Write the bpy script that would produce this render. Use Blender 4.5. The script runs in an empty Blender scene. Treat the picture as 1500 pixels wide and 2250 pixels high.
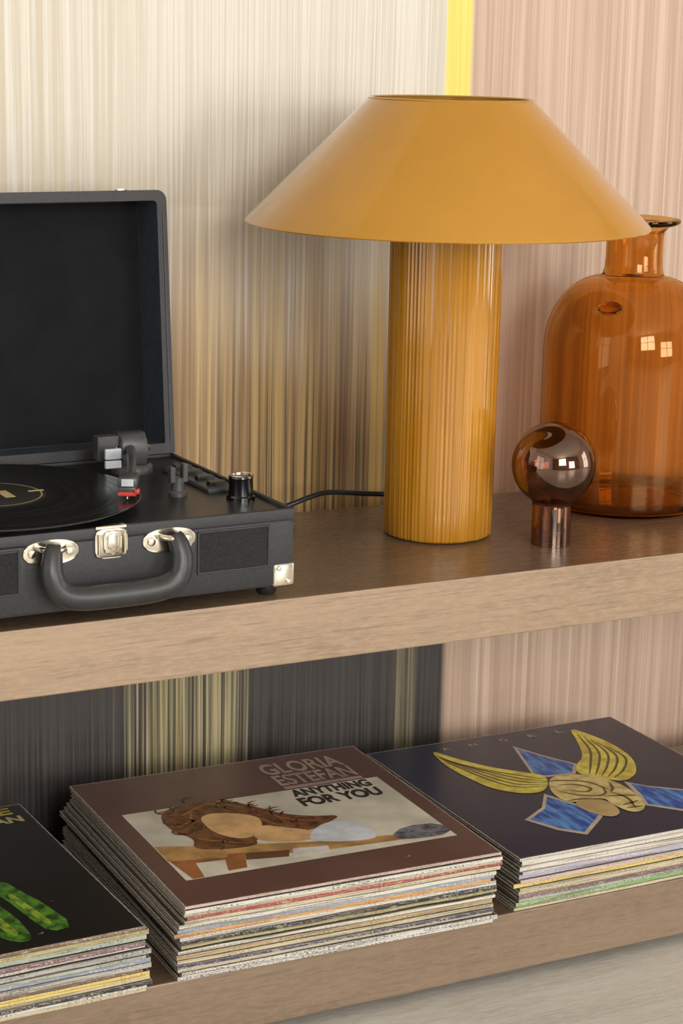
import bpy, bmesh, math, random
from mathutils import Vector, Matrix
random.seed(7)
sc = bpy.context.scene
COL = sc.collection
PI = math.pi

# ------------------------------------------------------------------ camera
OZ = 0.072                                  # floor is z = 0; top of the lower shelf board is z = OZ
cam_d = bpy.data.cameras.new('camera'); cam = bpy.data.objects.new('camera', cam_d); COL.objects.link(cam)
cam_d.sensor_fit = 'AUTO'; cam_d.sensor_width = 36.0; cam_d.lens = 71.995
cam_d.clip_start = 0.05; cam_d.clip_end = 50
R_ = Vector((0.88929283, -0.45684528, 0.02122871)); U_ = Vector((0.08560009, 0.21186733, 0.97354243)); F_ = Vector((0.44925593, 0.86394712, -0.22751809))
M_ = Matrix((R_, U_, -F_)).transposed().to_4x4(); M_.translation = Vector((-0.4784, -1.5158, 0.8044 + OZ))
cam.matrix_world = M_
sc.camera = cam

# ------------------------------------------------------------------ world, exposure
w = bpy.data.worlds.new('world'); sc.world = w; w.use_nodes = True
w.node_tree.nodes['Background'].inputs[0].default_value = (0.75, 0.82, 0.95, 1)
w.node_tree.nodes['Background'].inputs[1].default_value = 0.6
sc.view_settings.view_transform = 'Standard'
try: sc.view_settings.look = 'None'
except Exception: pass
sc.view_settings.exposure = -0.8
sc.cycles.adaptive_threshold = 0.05; sc.cycles.adaptive_min_samples = 20; sc.cycles.max_bounces = 8; sc.cycles.diffuse_bounces = 2; sc.cycles.glossy_bounces = 3; sc.cycles.transmission_bounces = 8
sc.view_settings.gamma = 1.0
sc.view_settings.use_curve_mapping = False
# daylight of the room's windows: (name, centre, width, height, facing, emission strength)
WALL_Y = 0.40
XL, XR, YF, ZC = -2.6, 4.3, -4.4, 2.7
WINDOWS = [('window_1', (XL, -0.95), 1.5, 0.03, 2.15, 'x+', 3.5),
           ('window_2', (XR, -1.75), 1.5, 0.03, 2.15, 'x-', 9.0),
           ('window_3', (-0.15, YF), 1.7, 0.95, 2.58, 'y+', 30.0),
           ('window_4', (2.05, YF), 1.5, 0.30, 1.80, 'y+', 24.0)]

# ------------------------------------------------------------------ node helper
class NT:
    def __init__(s, name):
        s.mat = bpy.data.materials.new(name); s.mat.use_nodes = True
        s.t = s.mat.node_tree; s.t.nodes.clear()
        s.out = s.t.nodes.new('ShaderNodeOutputMaterial')
    def n(s, typ, **kw):
        nd = s.t.nodes.new(typ)
        for k, v in kw.items(): setattr(nd, k, v)
        return nd
    def put(s, sock, v):
        if hasattr(v, 'is_output') or isinstance(v, bpy.types.NodeSocket): s.t.links.new(v, sock)
        elif isinstance(v, (tuple, list)):
            if len(v) == 3 and len(sock.default_value) == 4: v = (*v, 1)
            sock.default_value = v
        else: sock.default_value = v
    def co(s): return s.n('ShaderNodeTexCoord').outputs['Object']
    def sep(s, v):
        nd = s.n('ShaderNodeSeparateXYZ'); s.put(nd.inputs[0], v); return nd.outputs
    def vec(s, x, y, z):
        nd = s.n('ShaderNodeCombineXYZ')
        for i, a in enumerate((x, y, z)): s.put(nd.inputs[i], a)
        return nd.outputs[0]
    def scale(s, v, sx, sy, sz):
        nd = s.n('ShaderNodeVectorMath', operation='MULTIPLY'); s.put(nd.inputs[0], v); nd.inputs[1].default_value = (sx, sy, sz); return nd.outputs[0]
    def m(s, op, a, b=0.0, c=0.0, clamp=False):
        nd = s.n('ShaderNodeMath', operation=op); nd.use_clamp = clamp
        s.put(nd.inputs[0], a); s.put(nd.inputs[1], b)
        if len(nd.inputs) > 2: s.put(nd.inputs[2], c)
        return nd.outputs[0]
    def ss(s, x, lo, hi, a=0.0, b=1.0):
        nd = s.n('ShaderNodeMapRange', interpolation_type='SMOOTHSTEP'); s.put(nd.inputs[0], x)
        nd.inputs[1].default_value = lo; nd.inputs[2].default_value = hi; nd.inputs[3].default_value = a; nd.inputs[4].default_value = b
        return nd.outputs[0]
    def noise(s, v, scale=1.0, detail=2.0, rough=0.5, dist=0.0):
        nd = s.n('ShaderNodeTexNoise'); s.put(nd.inputs['Vector'], v)
        nd.inputs['Scale'].default_value = scale; nd.inputs['Detail'].default_value = detail
        nd.inputs['Roughness'].default_value = rough; nd.inputs['Distortion'].default_value = dist
        return nd.outputs[0]
    def mix(s, f, a, b, mode='MIX'):
        nd = s.n('ShaderNodeMix', data_type='RGBA', blend_type=mode)
        s.put(nd.inputs[0], f); s.put(nd.inputs[6], a); s.put(nd.inputs[7], b); return nd.outputs[2]
    def bump(s, h, strength=0.3, dist=0.001):
        nd = s.n('ShaderNodeBump'); nd.inputs['Strength'].default_value = strength; nd.inputs['Distance'].default_value = dist
        s.put(nd.inputs['Height'], h); return nd.outputs[0]
    def bsdf(s, col, rough=0.5, metal=0.0, coat=0.0, coat_r=0.05, spec=0.5, normal=None, trans=0.0, ior=None, sheen=0.0):
        b = s.n('ShaderNodeBsdfPrincipled'); s.put(b.inputs['Base Color'], col); s.put(b.inputs['Roughness'], rough)
        s.put(b.inputs['Metallic'], metal); b.inputs['Coat Weight'].default_value = coat; b.inputs['Coat Roughness'].default_value = coat_r
        b.inputs['Specular IOR Level'].default_value = spec; b.inputs['Transmission Weight'].default_value = trans
        if ior: b.inputs['IOR'].default_value = ior
        if normal is not None: s.put(b.inputs['Normal'], normal)
        s.t.links.new(b.outputs[0], s.out.inputs[0]); return s.mat

MATS = {}
def plain(name, col, rough=0.5, metal=0.0, coat=0.0, var=0.12, nscale=60.0, bump=0.0, spec=0.5, coat_r=0.05):
    if name in MATS: return MATS[name]
    t = NT(name); c = t.co()
    n = t.noise(c, nscale, 3, 0.6)
    d = tuple(x * (1 - var) for x in col); l = tuple(min(1, x * (1 + var)) for x in col)
    colr = t.mix(t.ss(n, 0.3, 0.7), d, l)
    nm = t.bump(t.noise(c, nscale * 8, 2, 0.6), bump, 0.0006) if bump else None
    MATS[name] = t.bsdf(colr, rough, metal, coat, coat_r, spec, nm)
    return MATS[name]

# ------------------------------------------------------------------ materials
def mat_wallpaper():
    t = NT('brushed_wallpaper'); c = t.co(); o = t.sep(c); x, z = o[0], t.m('SUBTRACT', o[2], OZ)
    wob = t.m('MULTIPLY', t.m('SUBTRACT', t.noise(t.vec(t.m('MULTIPLY', x, 9.0), 3.1, t.m('MULTIPLY', z, 2.0)), 1.0, 2), 0.5), 0.006)
    xw = t.m('ADD', x, wob)
    s1 = t.noise(t.vec(t.m('MULTIPLY', xw, 130.0), 0.3, t.m('MULTIPLY', z, 1.1)), 1.0, 3, 0.65)      # broad bristle streaks
    s2 = t.noise(t.vec(t.m('MULTIPLY', xw, 420.0), 7.7, t.m('MULTIPLY', z, 2.6)), 1.0, 3, 0.7)       # fine streaks
    s3 = t.noise(t.vec(t.m('MULTIPLY', xw, 260.0), 21.0, t.m('MULTIPLY', z, 1.4)), 1.0, 2, 0.6)
    s4 = t.noise(t.vec(t.m('MULTIPLY', xw, 200.0), 55.0, t.m('MULTIPLY', z, 0.9)), 1.0, 2, 0.6)
    lo = t.noise(t.vec(t.m('MULTIPLY', x, 7.0), 4.0, t.m('MULTIPLY', z, 3.0)), 1.0, 2)
    # left field: silvery cream running down into gold, tan and black bristle marks
    g = t.ss(t.m('ADD', z, t.m('MULTIPLY', t.m('SUBTRACT', lo, 0.5), 0.22)), 0.76, 0.42)
    cream = t.mix(t.ss(s2, 0.32, 0.68), (0.57, 0.515, 0.42), (0.77, 0.73, 0.645))
    tan = t.mix(t.ss(s1, 0.35, 0.66), (0.27, 0.155, 0.062), (0.58, 0.395, 0.165))
    a = t.mix(t.m('MULTIPLY', g, t.ss(t.m('ADD', s3, t.m('MULTIPLY', g, 0.26)), 0.40, 0.68)), cream, tan)
    edge = t.m('MULTIPLY', t.ss(x, 0.40, 0.18), 0.55)
    a = t.mix(t.m('MULTIPLY', t.ss(s1, 0.42, 0.62), edge), a, (0.50, 0.41, 0.26))
    a = t.mix(t.m('MULTIPLY', t.m('MULTIPLY', t.ss(z, 0.56, 0.36), t.ss(s4, 0.50, 0.64)), 0.85), a, (0.075, 0.055, 0.036))
    a = t.mix(t.m('MULTIPLY', t.ss(s2, 0.60, 0.72), 0.28), a, (0.30, 0.23, 0.14))
    ygl = t.m('MULTIPLY', t.m('MULTIPLY', t.ss(x, 0.53, 0.56), t.ss(z, 0.60, 0.48)), t.ss(s3, 0.40, 0.60))
    a = t.mix(t.m('MULTIPLY', ygl, 0.6), a, (0.70, 0.44, 0.05))
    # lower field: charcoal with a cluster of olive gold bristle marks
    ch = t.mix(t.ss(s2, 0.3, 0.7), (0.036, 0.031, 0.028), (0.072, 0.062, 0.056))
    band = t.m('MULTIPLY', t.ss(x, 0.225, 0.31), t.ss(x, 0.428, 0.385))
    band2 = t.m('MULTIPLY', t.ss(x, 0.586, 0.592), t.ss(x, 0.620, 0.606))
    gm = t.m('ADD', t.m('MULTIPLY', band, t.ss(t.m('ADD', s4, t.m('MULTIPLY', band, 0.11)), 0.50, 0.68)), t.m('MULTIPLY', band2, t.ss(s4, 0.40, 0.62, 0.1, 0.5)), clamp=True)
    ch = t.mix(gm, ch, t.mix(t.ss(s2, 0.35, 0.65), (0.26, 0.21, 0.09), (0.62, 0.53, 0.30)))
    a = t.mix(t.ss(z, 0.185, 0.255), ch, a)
    # yellow strip beside the seam (upper part only)
    ym = t.m('MULTIPLY', t.m('MULTIPLY', t.ss(x, 0.6285, 0.632), t.ss(x, 0.664, 0.6585)), t.ss(z, 0.50, 0.60))
    # right field: dusty pink
    pk = t.mix(t.ss(s1, 0.3, 0.7), (0.46, 0.31, 0.222), (0.65, 0.475, 0.36))
    pk = t.mix(t.m('MULTIPLY', t.ss(s2, 0.50, 0.68), 0.45), pk, (0.45, 0.335, 0.255))
    pk = t.mix(t.m('MULTIPLY', t.ss(s4, 0.56, 0.68), 0.5), pk, (0.76, 0.60, 0.47))
    col = t.mix(t.ss(t.m('ADD', x, t.m('MULTIPLY', t.m('SUBTRACT', s1, 0.5), 0.004)), 0.648, 0.657), a, pk)
    col = t.mix(ym, col, t.mix(t.ss(s2, 0.3, 0.7), (0.80, 0.62, 0.10), (0.90, 0.74, 0.19)))
    return t.bsdf(col, t.ss(s2, 0.3, 0.7, 0.36, 0.55), 0.0, spec=0.5)

def mat_wood(name, dark, light, rough=0.42, coat=0.15, seed=0.0, sx=1.0, bump=0.25):
    t = NT(name); c = t.co()
    v = t.scale(c, 4.0 * sx, 46.0, 46.0)
    add = t.n('ShaderNodeVectorMath', operation='ADD'); t.put(add.inputs[0], v); add.inputs[1].default_value = (seed, seed * 1.7, seed * .3)
    n1 = t.noise(add.outputs[0], 1.0, 5, 0.6, 0.6)
    n2 = t.noise(t.scale(c, 18 * sx, 420, 420), 1.0, 3, 0.7)
    n3 = t.noise(t.scale(c, 2.0, 9, 9), 1.0, 2)
    n4 = t.noise(t.scale(c, 70 * sx, 260, 260), 1.0, 3, 0.7)
    mid_ = tuple(a * .5 + b * .5 for a, b in zip(dark, light))
    col = t.mix(t.ss(n1, 0.22, 0.80), tuple(a * .6 + b * .4 for a, b in zip(dark, mid_)), tuple(a * .4 + b * .6 for a, b in zip(mid_, light)))
    col = t.mix(t.m('MULTIPLY', t.ss(n4, 0.40, 0.66), 0.55), col, light)
    col = t.mix(t.m('MULTIPLY', t.ss(n2, 0.52, 0.72), 0.5), col, tuple(x * 0.55 for x in dark))
    col = t.mix(t.m('MULTIPLY', t.ss(n3, 0.45, 0.7), 0.25), col, tuple(min(1, x * 1.15) for x in light))
    return t.bsdf(col, t.ss(n2, 0.3, 0.7, rough - .06, rough + .1), 0, coat, 0.18, 0.5, t.bump(t.m('ADD', n2, t.m('MULTIPLY', n1, .5)), bump, 0.0008))

def mat_glaze(name, dark, light, rough=0.12, coat=0.6, streak=True):
    t = NT(name); c = t.co()
    n1 = t.noise(t.scale(c, 60, 60, 4) if streak else t.scale(c, 6, 6, 6), 1.0, 3, 0.6)
    col = t.mix(t.ss(n1, 0.3, 0.7), dark, light)
    return t.bsdf(col, rough, 0, coat, 0.04, 0.5, t.bump(t.noise(c, 26, 2, 0.5), 0.04, 0.002))

def mat_glass(name, col, rough=0.0, ior=1.47):
    t = NT(name); c = t.co()
    n = t.noise(t.scale(c, 30, 30, 8), 1.0, 2)
    g = t.n('ShaderNodeBsdfGlass'); t.put(g.inputs['Color'], t.mix(t.ss(n, .3, .7), tuple(x * .97 for x in col), col))
    g.inputs['Roughness'].default_value = rough; g.inputs['IOR'].default_value = ior
    t.put(g.inputs['Normal'], t.bump(t.noise(c, 22, 2, 0.5), 0.05, 0.003))
    t.t.links.new(g.outputs[0], t.out.inputs[0]); return t.mat

def mat_lustre(name, col):
    """tinted glass with a faint metallic lustre"""
    t = NT(name); c = t.co(); g = t.n('ShaderNodeBsdfGlass'); t.put(g.inputs['Color'], t.mix(t.ss(t.noise(c, 30, 2), .3, .7), tuple(x * .96 for x in col), col))
    g.inputs['Roughness'].default_value = 0.0; g.inputs['IOR'].default_value = 1.5
    k = t.n('ShaderNodeBsdfGlossy'); k.inputs['Color'].default_value = (.62, .52, .45, 1); k.inputs['Roughness'].default_value = .03
    mx = t.n('ShaderNodeMixShader'); mx.inputs[0].default_value = .16
    t.t.links.new(g.outputs[0], mx.inputs[1]); t.t.links.new(k.outputs[0], mx.inputs[2]); t.t.links.new(mx.outputs[0], t.out.inputs[0]); return t.mat

def mat_spine(name, col, speck, amount=0.5, fade=0.0):
    """printed card spine: base colour with worn fibres and tiny print specks along it"""
    t = NT(name); c = t.co()
    n = t.noise(t.scale(c, 380, 60, 900), 1.0, 2, 0.6)
    info = t.n('ShaderNodeObjectInfo').outputs['Random']
    o_ = t.sep(c); sh_ = t.m('MULTIPLY', info, 37.0)
    n2 = t.noise(t.vec(t.m('ADD', t.m('MULTIPLY', o_[0], 22.0), sh_), sh_, t.m('MULTIPLY', o_[2], 300.0)), 1.0, 2, 0.6)
    wear = t.noise(t.scale(c, 90, 130, 900), 1.0, 3, 0.75)
    grime = t.noise(t.vec(t.m('ADD', t.m('MULTIPLY', o_[0], 9.0), sh_), sh_, t.m('MULTIPLY', o_[2], 650.0)), 1.0, 2, 0.6)
    cc = t.mix(t.m('MULTIPLY', t.m('MULTIPLY', t.ss(n, 0.48, 0.58), t.ss(n2, 0.40, 0.56)), amount), col, speck)
    cc = t.mix(t.ss(wear, 0.54, 0.66, 0, 0.8), cc, (0.66, 0.58, 0.44))
    cc = t.mix(t.ss(grime, 0.50, 0.66, 0, 0.72), cc, (0.17, 0.135, 0.095))
    return t.bsdf(cc, 0.55, 0, 0, spec=0.35)

def mat_cover(name, dark, light, S, rough=0.34, wear=0.8):
    """printed cover: flat colour, whitened by handling along the very edge"""
    t = NT(name); c = t.co(); o = t.sep(c)
    n = t.noise(c, 9, 3, 0.6); col = t.mix(t.ss(n, 0.3, 0.7), dark, light)
    d = t.m('MINIMUM', t.m('MINIMUM', o[0], t.m('SUBTRACT', S, o[0])), t.m('MINIMUM', o[1], t.m('SUBTRACT', S, o[1])))
    e = t.m('MULTIPLY', t.ss(t.m('ADD', d, t.m('MULTIPLY', t.noise(c, 160, 3, 0.7), -0.0022)), 0.0006, -0.0008), wear)
    col = t.mix(e, col, (0.62, 0.55, 0.48))
    sp = t.noise(c, 55, 2, 0.5); col = t.mix(t.m('MULTIPLY', t.ss(sp, 0.76, 0.80), 0.6), col, (0.55, 0.5, 0.45))
    return t.bsdf(col, rough, 0, 0.15, 0.2, 0.5, t.bump(t.noise(c, 14, 2), 0.08, 0.002))

def mat_emit(name, col, strength):
    t = NT(name); e = t.n('ShaderNodeEmission')
    t.put(e.inputs[0], col); e.inputs[1].default_value = strength
    t.t.links.new(e.outputs[0], t.out.inputs[0]); return t.mat

# ------------------------------------------------------------------ mesh helpers
def link(name, me, mats, parent=None, loc=None, smooth=None):
    o = bpy.data.objects.new(name, me); COL.objects.link(o)
    if not isinstance(mats, (list, tuple)): mats = [mats]
    for m in mats: me.materials.append(m)
    if parent: o.parent = parent
    if loc: o.location = loc
    if smooth is not None:
        for p in me.polygons: p.use_smooth = True
        if smooth < 180:
            try: me.set_sharp_from_angle(angle=math.radians(smooth))
            except Exception: pass
    return o
def fin(name, bm, mats, parent=None, loc=None, smooth=None):
    me = bpy.data.meshes.new(name); bmesh.ops.recalc_face_normals(bm, faces=bm.faces); bm.to_mesh(me); bm.free()
    return link(name, me, mats, parent, loc, smooth)
def box(bm, x0, x1, y0, y1, z0, z1, mi=0, bev=0.0, seg=2):
    b = bmesh.new()
    vs = [b.verts.new((x, y, z)) for x in (x0, x1) for y in (y0, y1) for z in (z0, z1)]
    for f in ((0, 1, 3, 2), (4, 6, 7, 5), (0, 4, 5, 1), (2, 3, 7, 6), (0, 2, 6, 4), (1, 5, 7, 3)): b.faces.new([vs[i] for i in f])
    if bev: bmesh.ops.bevel(b, geom=list(b.edges), offset=bev, segments=seg, profile=0.5, affect='EDGES')
    for f in b.faces: f.material_index = mi
    merge(bm, b)
def merge(bm, b):
    bmesh.ops.recalc_face_normals(b, faces=b.faces)
    m = {v: bm.verts.new(v.co) for v in b.verts}
    for f in b.faces:
        nf = bm.faces.new([m[v] for v in f.verts]); nf.material_index = f.material_index
    b.free()
def lathe(bm, prof, n=64, c=(0, 0), rad=None, closed=False, mi=0):
    """prof: (r, z) list; rad(theta, r, z) may modulate the radius"""
    b = bmesh.new(); rings = []
    for r, z in prof:
        if r < 1e-6: rings.append([b.verts.new((c[0], c[1], z))])
        else:
            ring = []
            for i in range(n):
                th = 2 * PI * i / n; rr = rad(th, r, z) if rad else r
                ring.append(b.verts.new((c[0] + rr * math.cos(th), c[1] + rr * math.sin(th), z)))
            rings.append(ring)
    pairs = list(zip(rings, rings[1:])) + ([(rings[-1], rings[0])] if closed else [])
    for A, B in pairs:
        for i in range(n):
            j = (i + 1) % n
            if len(A) == 1 and len(B) == 1: continue
            if len(A) == 1: b.faces.new((A[0], B[i], B[j]))
            elif len(B) == 1: b.faces.new((A[i], A[j], B[0]))
            else: b.faces.new((A[i], A[j], B[j], B[i]))
    for f in b.faces: f.material_index = mi
    merge(bm, b)
def catmull(pts, k=8):
    P = [Vector(p) for p in pts]; P = [P[0] * 2 - P[1]] + P + [P[-1] * 2 - P[-2]]; out = []
    for i in range(1, len(P) - 2):
        for j in range(k):
            t = j / k; a, b_, c, d = P[i - 1:i + 3]
            out.append(0.5 * ((2 * b_) + (c - a) * t + (2 * a - 5 * b_ + 4 * c - d) * t * t + (3 * b_ - a - 3 * c + d) * t ** 3))
    out.append(P[-2]); return out
def tube(bm, pts, rad, n=12, up=Vector((0, 1, 0)), ry=None, mi=0):
    """tube along pts; rad (and ry) number or list: ellipse half-axes"""
    b = bmesh.new(); rings = []; L = len(pts)
    for i, p in enumerate(pts):
        p = Vector(p); t = (Vector(pts[min(i + 1, L - 1)]) - Vector(pts[max(i - 1, 0)])).normalized()
        s = t.cross(up); s = s.normalized() if s.length > 1e-5 else Vector((1, 0, 0)); u = s.cross(t).normalized()
        r = rad[i] if isinstance(rad, (list, tuple)) else rad
        r2 = (ry[i] if isinstance(ry, (list, tuple)) else ry) if ry else r
        rings.append([b.verts.new(p + s * r * math.cos(2 * PI * k / n) + u * r2 * math.sin(2 * PI * k / n)) for k in range(n)])
    for A, B in zip(rings, rings[1:]):
        for k in range(n): b.faces.new((A[k], A[(k + 1) % n], B[(k + 1) % n], B[k]))
    b.faces.new(rings[0][::-1]); b.faces.new(rings[-1])
    for f in b.faces: f.material_index = mi
    merge(bm, b)
def prism(bm, poly, d0, d1, axis='y', bev=0.0, mi=0):
    """poly in the plane across `axis`, extruded from d0 to d1"""
    b = bmesh.new()
    def P(a, c, d): return (a, d, c) if axis == 'y' else ((a, c, d) if axis == 'z' else (d, a, c))
    A = [b.verts.new(P(x, y, d0)) for x, y in poly]; B = [b.verts.new(P(x, y, d1)) for x, y in poly]
    fa = b.faces.new(A); fb = b.faces.new(B[::-1])
    for i in range(len(poly)): b.faces.new((A[i], B[i], B[(i + 1) % len(poly)], A[(i + 1) % len(poly)]))
    if bev: bmesh.ops.bevel(b, geom=[e for f in (fa, fb) for e in f.edges], offset=bev, segments=2, profile=0.5, affect='EDGES')
    for f in b.faces: f.material_index = mi
    merge(bm, b)
def oval(cx, cy, rx, ry, n=32, p=2.0):
    out = []
    for i in range(n):
        t = 2 * PI * i / n; c_, s_ = math.cos(t), math.sin(t)
        out.append((cx + rx * math.copysign(abs(c_) ** (2 / p), c_), cy + ry * math.copysign(abs(s_) ** (2 / p), s_)))
    return out
def empty(name, loc, rz=0.0):
    o = bpy.data.objects.new(name, None); COL.objects.link(o); o.location = loc; o.rotation_euler = (0, 0, rz); o.empty_display_size = 0.05
    return o
def tag(o, label, cat, group=None):
    o['label'] = label; o['category'] = cat
    if group: o['group'] = group
    return o
def chaikin(p, k=2):
    for _ in range(k):
        q = []
        for i in range(len(p)):
            a, b_ = p[i], p[(i + 1) % len(p)]
            q += [(a[0] * .75 + b_[0] * .25, a[1] * .75 + b_[1] * .25), (a[0] * .25 + b_[0] * .75, a[1] * .25 + b_[1] * .75)]
        p = q
    return p
def print_poly(name, poly, z, mat, parent, smooth=0):
    if smooth: poly = chaikin(poly, smooth)
    bm = bmesh.new(); f = bm.faces.new([bm.verts.new((x, y, z)) for x, y in poly])
    if f.normal.z < 0 or True:
        f.normal_update()
        if f.normal.z < 0: f.normal_flip()
    bmesh.ops.triangulate(bm, faces=bm.faces)
    me = bpy.data.meshes.new(name); bm.to_mesh(me); bm.free()
    return link(name, me, mat, parent)
def strips(name, lines, width, z, mat, parent):
    """several printed pen strokes of one drawing"""
    bm = bmesh.new()
    for ln in lines:
        P = catmull([(x, y, z) for x, y in ln], 5) if len(ln) > 2 else [Vector((x, y, z)) for x, y in ln]
        prev = None
        for i, p in enumerate(P):
            t = (P[min(i + 1, len(P) - 1)] - P[max(i - 1, 0)]).normalized(); s = Vector((-t.y, t.x, 0)) * width * .5 * (1 - .75 * abs(2 * i / (len(P) - 1) - 1) ** 3)
            cur = (bm.verts.new(p + s), bm.verts.new(p - s))
            if prev: bm.faces.new((prev[0], prev[1], cur[1], cur[0]))
            prev = cur
    for f in bm.faces:
        f.normal_update()
        if f.normal.z < 0: f.normal_flip()
    me = bpy.data.meshes.new(name); bm.to_mesh(me); bm.free()
    return link(name, me, mat, parent)
def lettering(name, s, x0, x1, y0, y1, z, mat, parent, bold=0.012):
    cu = bpy.data.curves.new(name, 'FONT'); cu.body = s; cu.size = 1; cu.offset = bold
    to = bpy.data.objects.new(name + '_tmp', cu); COL.objects.link(to); bpy.context.view_layer.update()
    me = bpy.data.meshes.new_from_object(to.evaluated_get(bpy.context.evaluated_depsgraph_get()))
    bpy.data.objects.remove(to); bpy.data.curves.remove(cu)
    xs = [v.co.x for v in me.vertices]; ys = [v.co.y for v in me.vertices]
    for v in me.vertices:
        v.co = (x0 + (v.co.x - min(xs)) / (max(xs) - min(xs)) * (x1 - x0), y0 + (v.co.y - min(ys)) / (max(ys) - min(ys)) * (y1 - y0), z)
    me.name = name; me.materials.clear()
    return link(name, me, mat, parent)

# ------------------------------------------------------------------ the setting
def struct(o): o['kind'] = 'structure'; return o
m_room = plain('room_plaster', (0.34, 0.30, 0.26), 0.8)
m_ceil = plain('ceiling_plaster', (0.66, 0.63, 0.58), 0.9)
m_side = plain('side_plaster', (0.76, 0.73, 0.68), 0.85)
m_floor = mat_wood('pale_floor_oak', (0.44, 0.40, 0.34), (0.70, 0.66, 0.59), 0.38, 0.1, 3.0, 0.8)
m_frame = plain('window_frame_paint', (0.20, 0.17, 0.15), 0.4)

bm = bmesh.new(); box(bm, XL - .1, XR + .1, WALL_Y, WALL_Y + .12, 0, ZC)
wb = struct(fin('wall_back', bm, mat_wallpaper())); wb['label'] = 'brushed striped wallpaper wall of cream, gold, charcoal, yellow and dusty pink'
bm = bmesh.new(); box(bm, XL - .1, XR + .1, YF - .1, WALL_Y + .12, -.1, 0); fl = struct(fin('floor', bm, m_floor)); fl['label'] = 'pale grey brown oak floor below the shelves'
bm = bmesh.new(); box(bm, XL - .1, XR + .1, YF - .1, WALL_Y + .12, ZC, ZC + .1); struct(fin('ceiling', bm, m_ceil))

def wall_with_windows(name, facing, wins):
    """wall slab pieces around each window opening"""
    bm = bmesh.new()
    if facing[0] == 'y': a0, a1 = XL - .1, XR + .1
    else: a0, a1 = YF, WALL_Y
    cuts = sorted((wn[1][0 if facing[0] == 'y' else 1] - wn[2] / 2, wn[1][0 if facing[0] == 'y' else 1] + wn[2] / 2, wn[3], wn[4]) for wn in wins)
    def slab(p0, p1, z0, z1):
        if facing == 'y+': box(bm, p0, p1, YF - .1, YF, z0, z1)
        elif facing == 'x+': box(bm, XL - .1, XL, p0, p1, z0, z1)
        else: box(bm, XR, XR + .1, p0, p1, z0, z1)
    cur = a0
    for c0, c1, z0, z1 in cuts:
        slab(cur, c0, 0, ZC); slab(c0, c1, 0, z0); slab(c0, c1, z1, ZC); cur = c1
    slab(cur, a1, 0, ZC)
    return struct(fin(name, bm, m_room if facing == 'y+' else m_side))
wall_with_windows('wall_left', 'x+', [w_ for w_ in WINDOWS if w_[5] == 'x+'])
wall_with_windows('wall_right', 'x-', [w_ for w_ in WINDOWS if w_[5] == 'x-'])
wall_with_windows('wall_front', 'y+', [w_ for w_ in WINDOWS if w_[5] == 'y+'])
for nm, ce, wd, z0, z1, fc, st in WINDOWS:
    e = struct(empty(nm, (ce[0], ce[1], z0), {'y+': 0, 'x-': PI / 2, 'x+': -PI / 2}[fc]))
    h = z1 - z0; bm = bmesh.new(); hw = wd / 2
    for p0, p1, q0, q1 in ((-hw, -hw + .06, 0, h), (hw - .06, hw, 0, h), (-hw, hw, 0, .06), (-hw, hw, h - .06, h), (-.025, .025, 0, h), (-hw, hw, h * .52, h * .52 + .04)):
        box(bm, p0, p1, -.05, -.01, q0, q1)
    fin('window_frame', bm, m_frame, e)
    bm = bmesh.new(); bm.faces.new([bm.verts.new(p_) for p_ in ((-hw + .03, -.06, .03), (-hw + .03, -.06, h - .03), (hw - .03, -.06, h - .03), (hw - .03, -.06, .03))])
    fin('window_pane', bm, mat_emit('daylight_' + nm, (1.0, 0.975, 0.94), st), e)

# ------------------------------------------------------------------ shelving unit
Z1 = OZ + 0.3242                     # top of the upper board
TH = 0.060
m_shelf = mat_wood('brown_shelf_wood', (0.25, 0.165, 0.100), (0.43, 0.305, 0.200), 0.40, 0.08, 1.0, 1.0)
m_low = mat_wood('brown_shelf_wood_dimmed', (0.17, 0.112, 0.070), (0.29, 0.205, 0.135), 0.40, 0.08, 5.0, 1.0)  # same wood for the lower board, its dimmer light put into the colour
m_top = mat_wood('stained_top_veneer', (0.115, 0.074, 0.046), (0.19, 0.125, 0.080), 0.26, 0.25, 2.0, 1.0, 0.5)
def board(bm, y0, y1, zt):
    box(bm, -.95, 1.95, y0, y1, zt - TH, zt, 0, .0015)
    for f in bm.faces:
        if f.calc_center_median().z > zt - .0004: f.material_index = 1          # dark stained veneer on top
unit = tag(empty('shelving_unit', (0, 0, 0)), 'thick brown wooden two-tier shelf standing in front of the striped wallpaper', 'shelf')
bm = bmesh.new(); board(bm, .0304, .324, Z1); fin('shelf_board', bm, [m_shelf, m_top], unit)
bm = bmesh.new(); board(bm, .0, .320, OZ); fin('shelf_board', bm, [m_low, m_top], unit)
for x in (-.99, 1.95):
    bm = bmesh.new(); box(bm, x, x + .04, .0, .324, 0, Z1 + .35, 0, .0015); fin('upright', bm, m_shelf, unit)
bm = bmesh.new(); box(bm, -.9, 1.9, .06, .30, 0, OZ - TH); fin('plinth', bm, m_shelf, unit)

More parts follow.
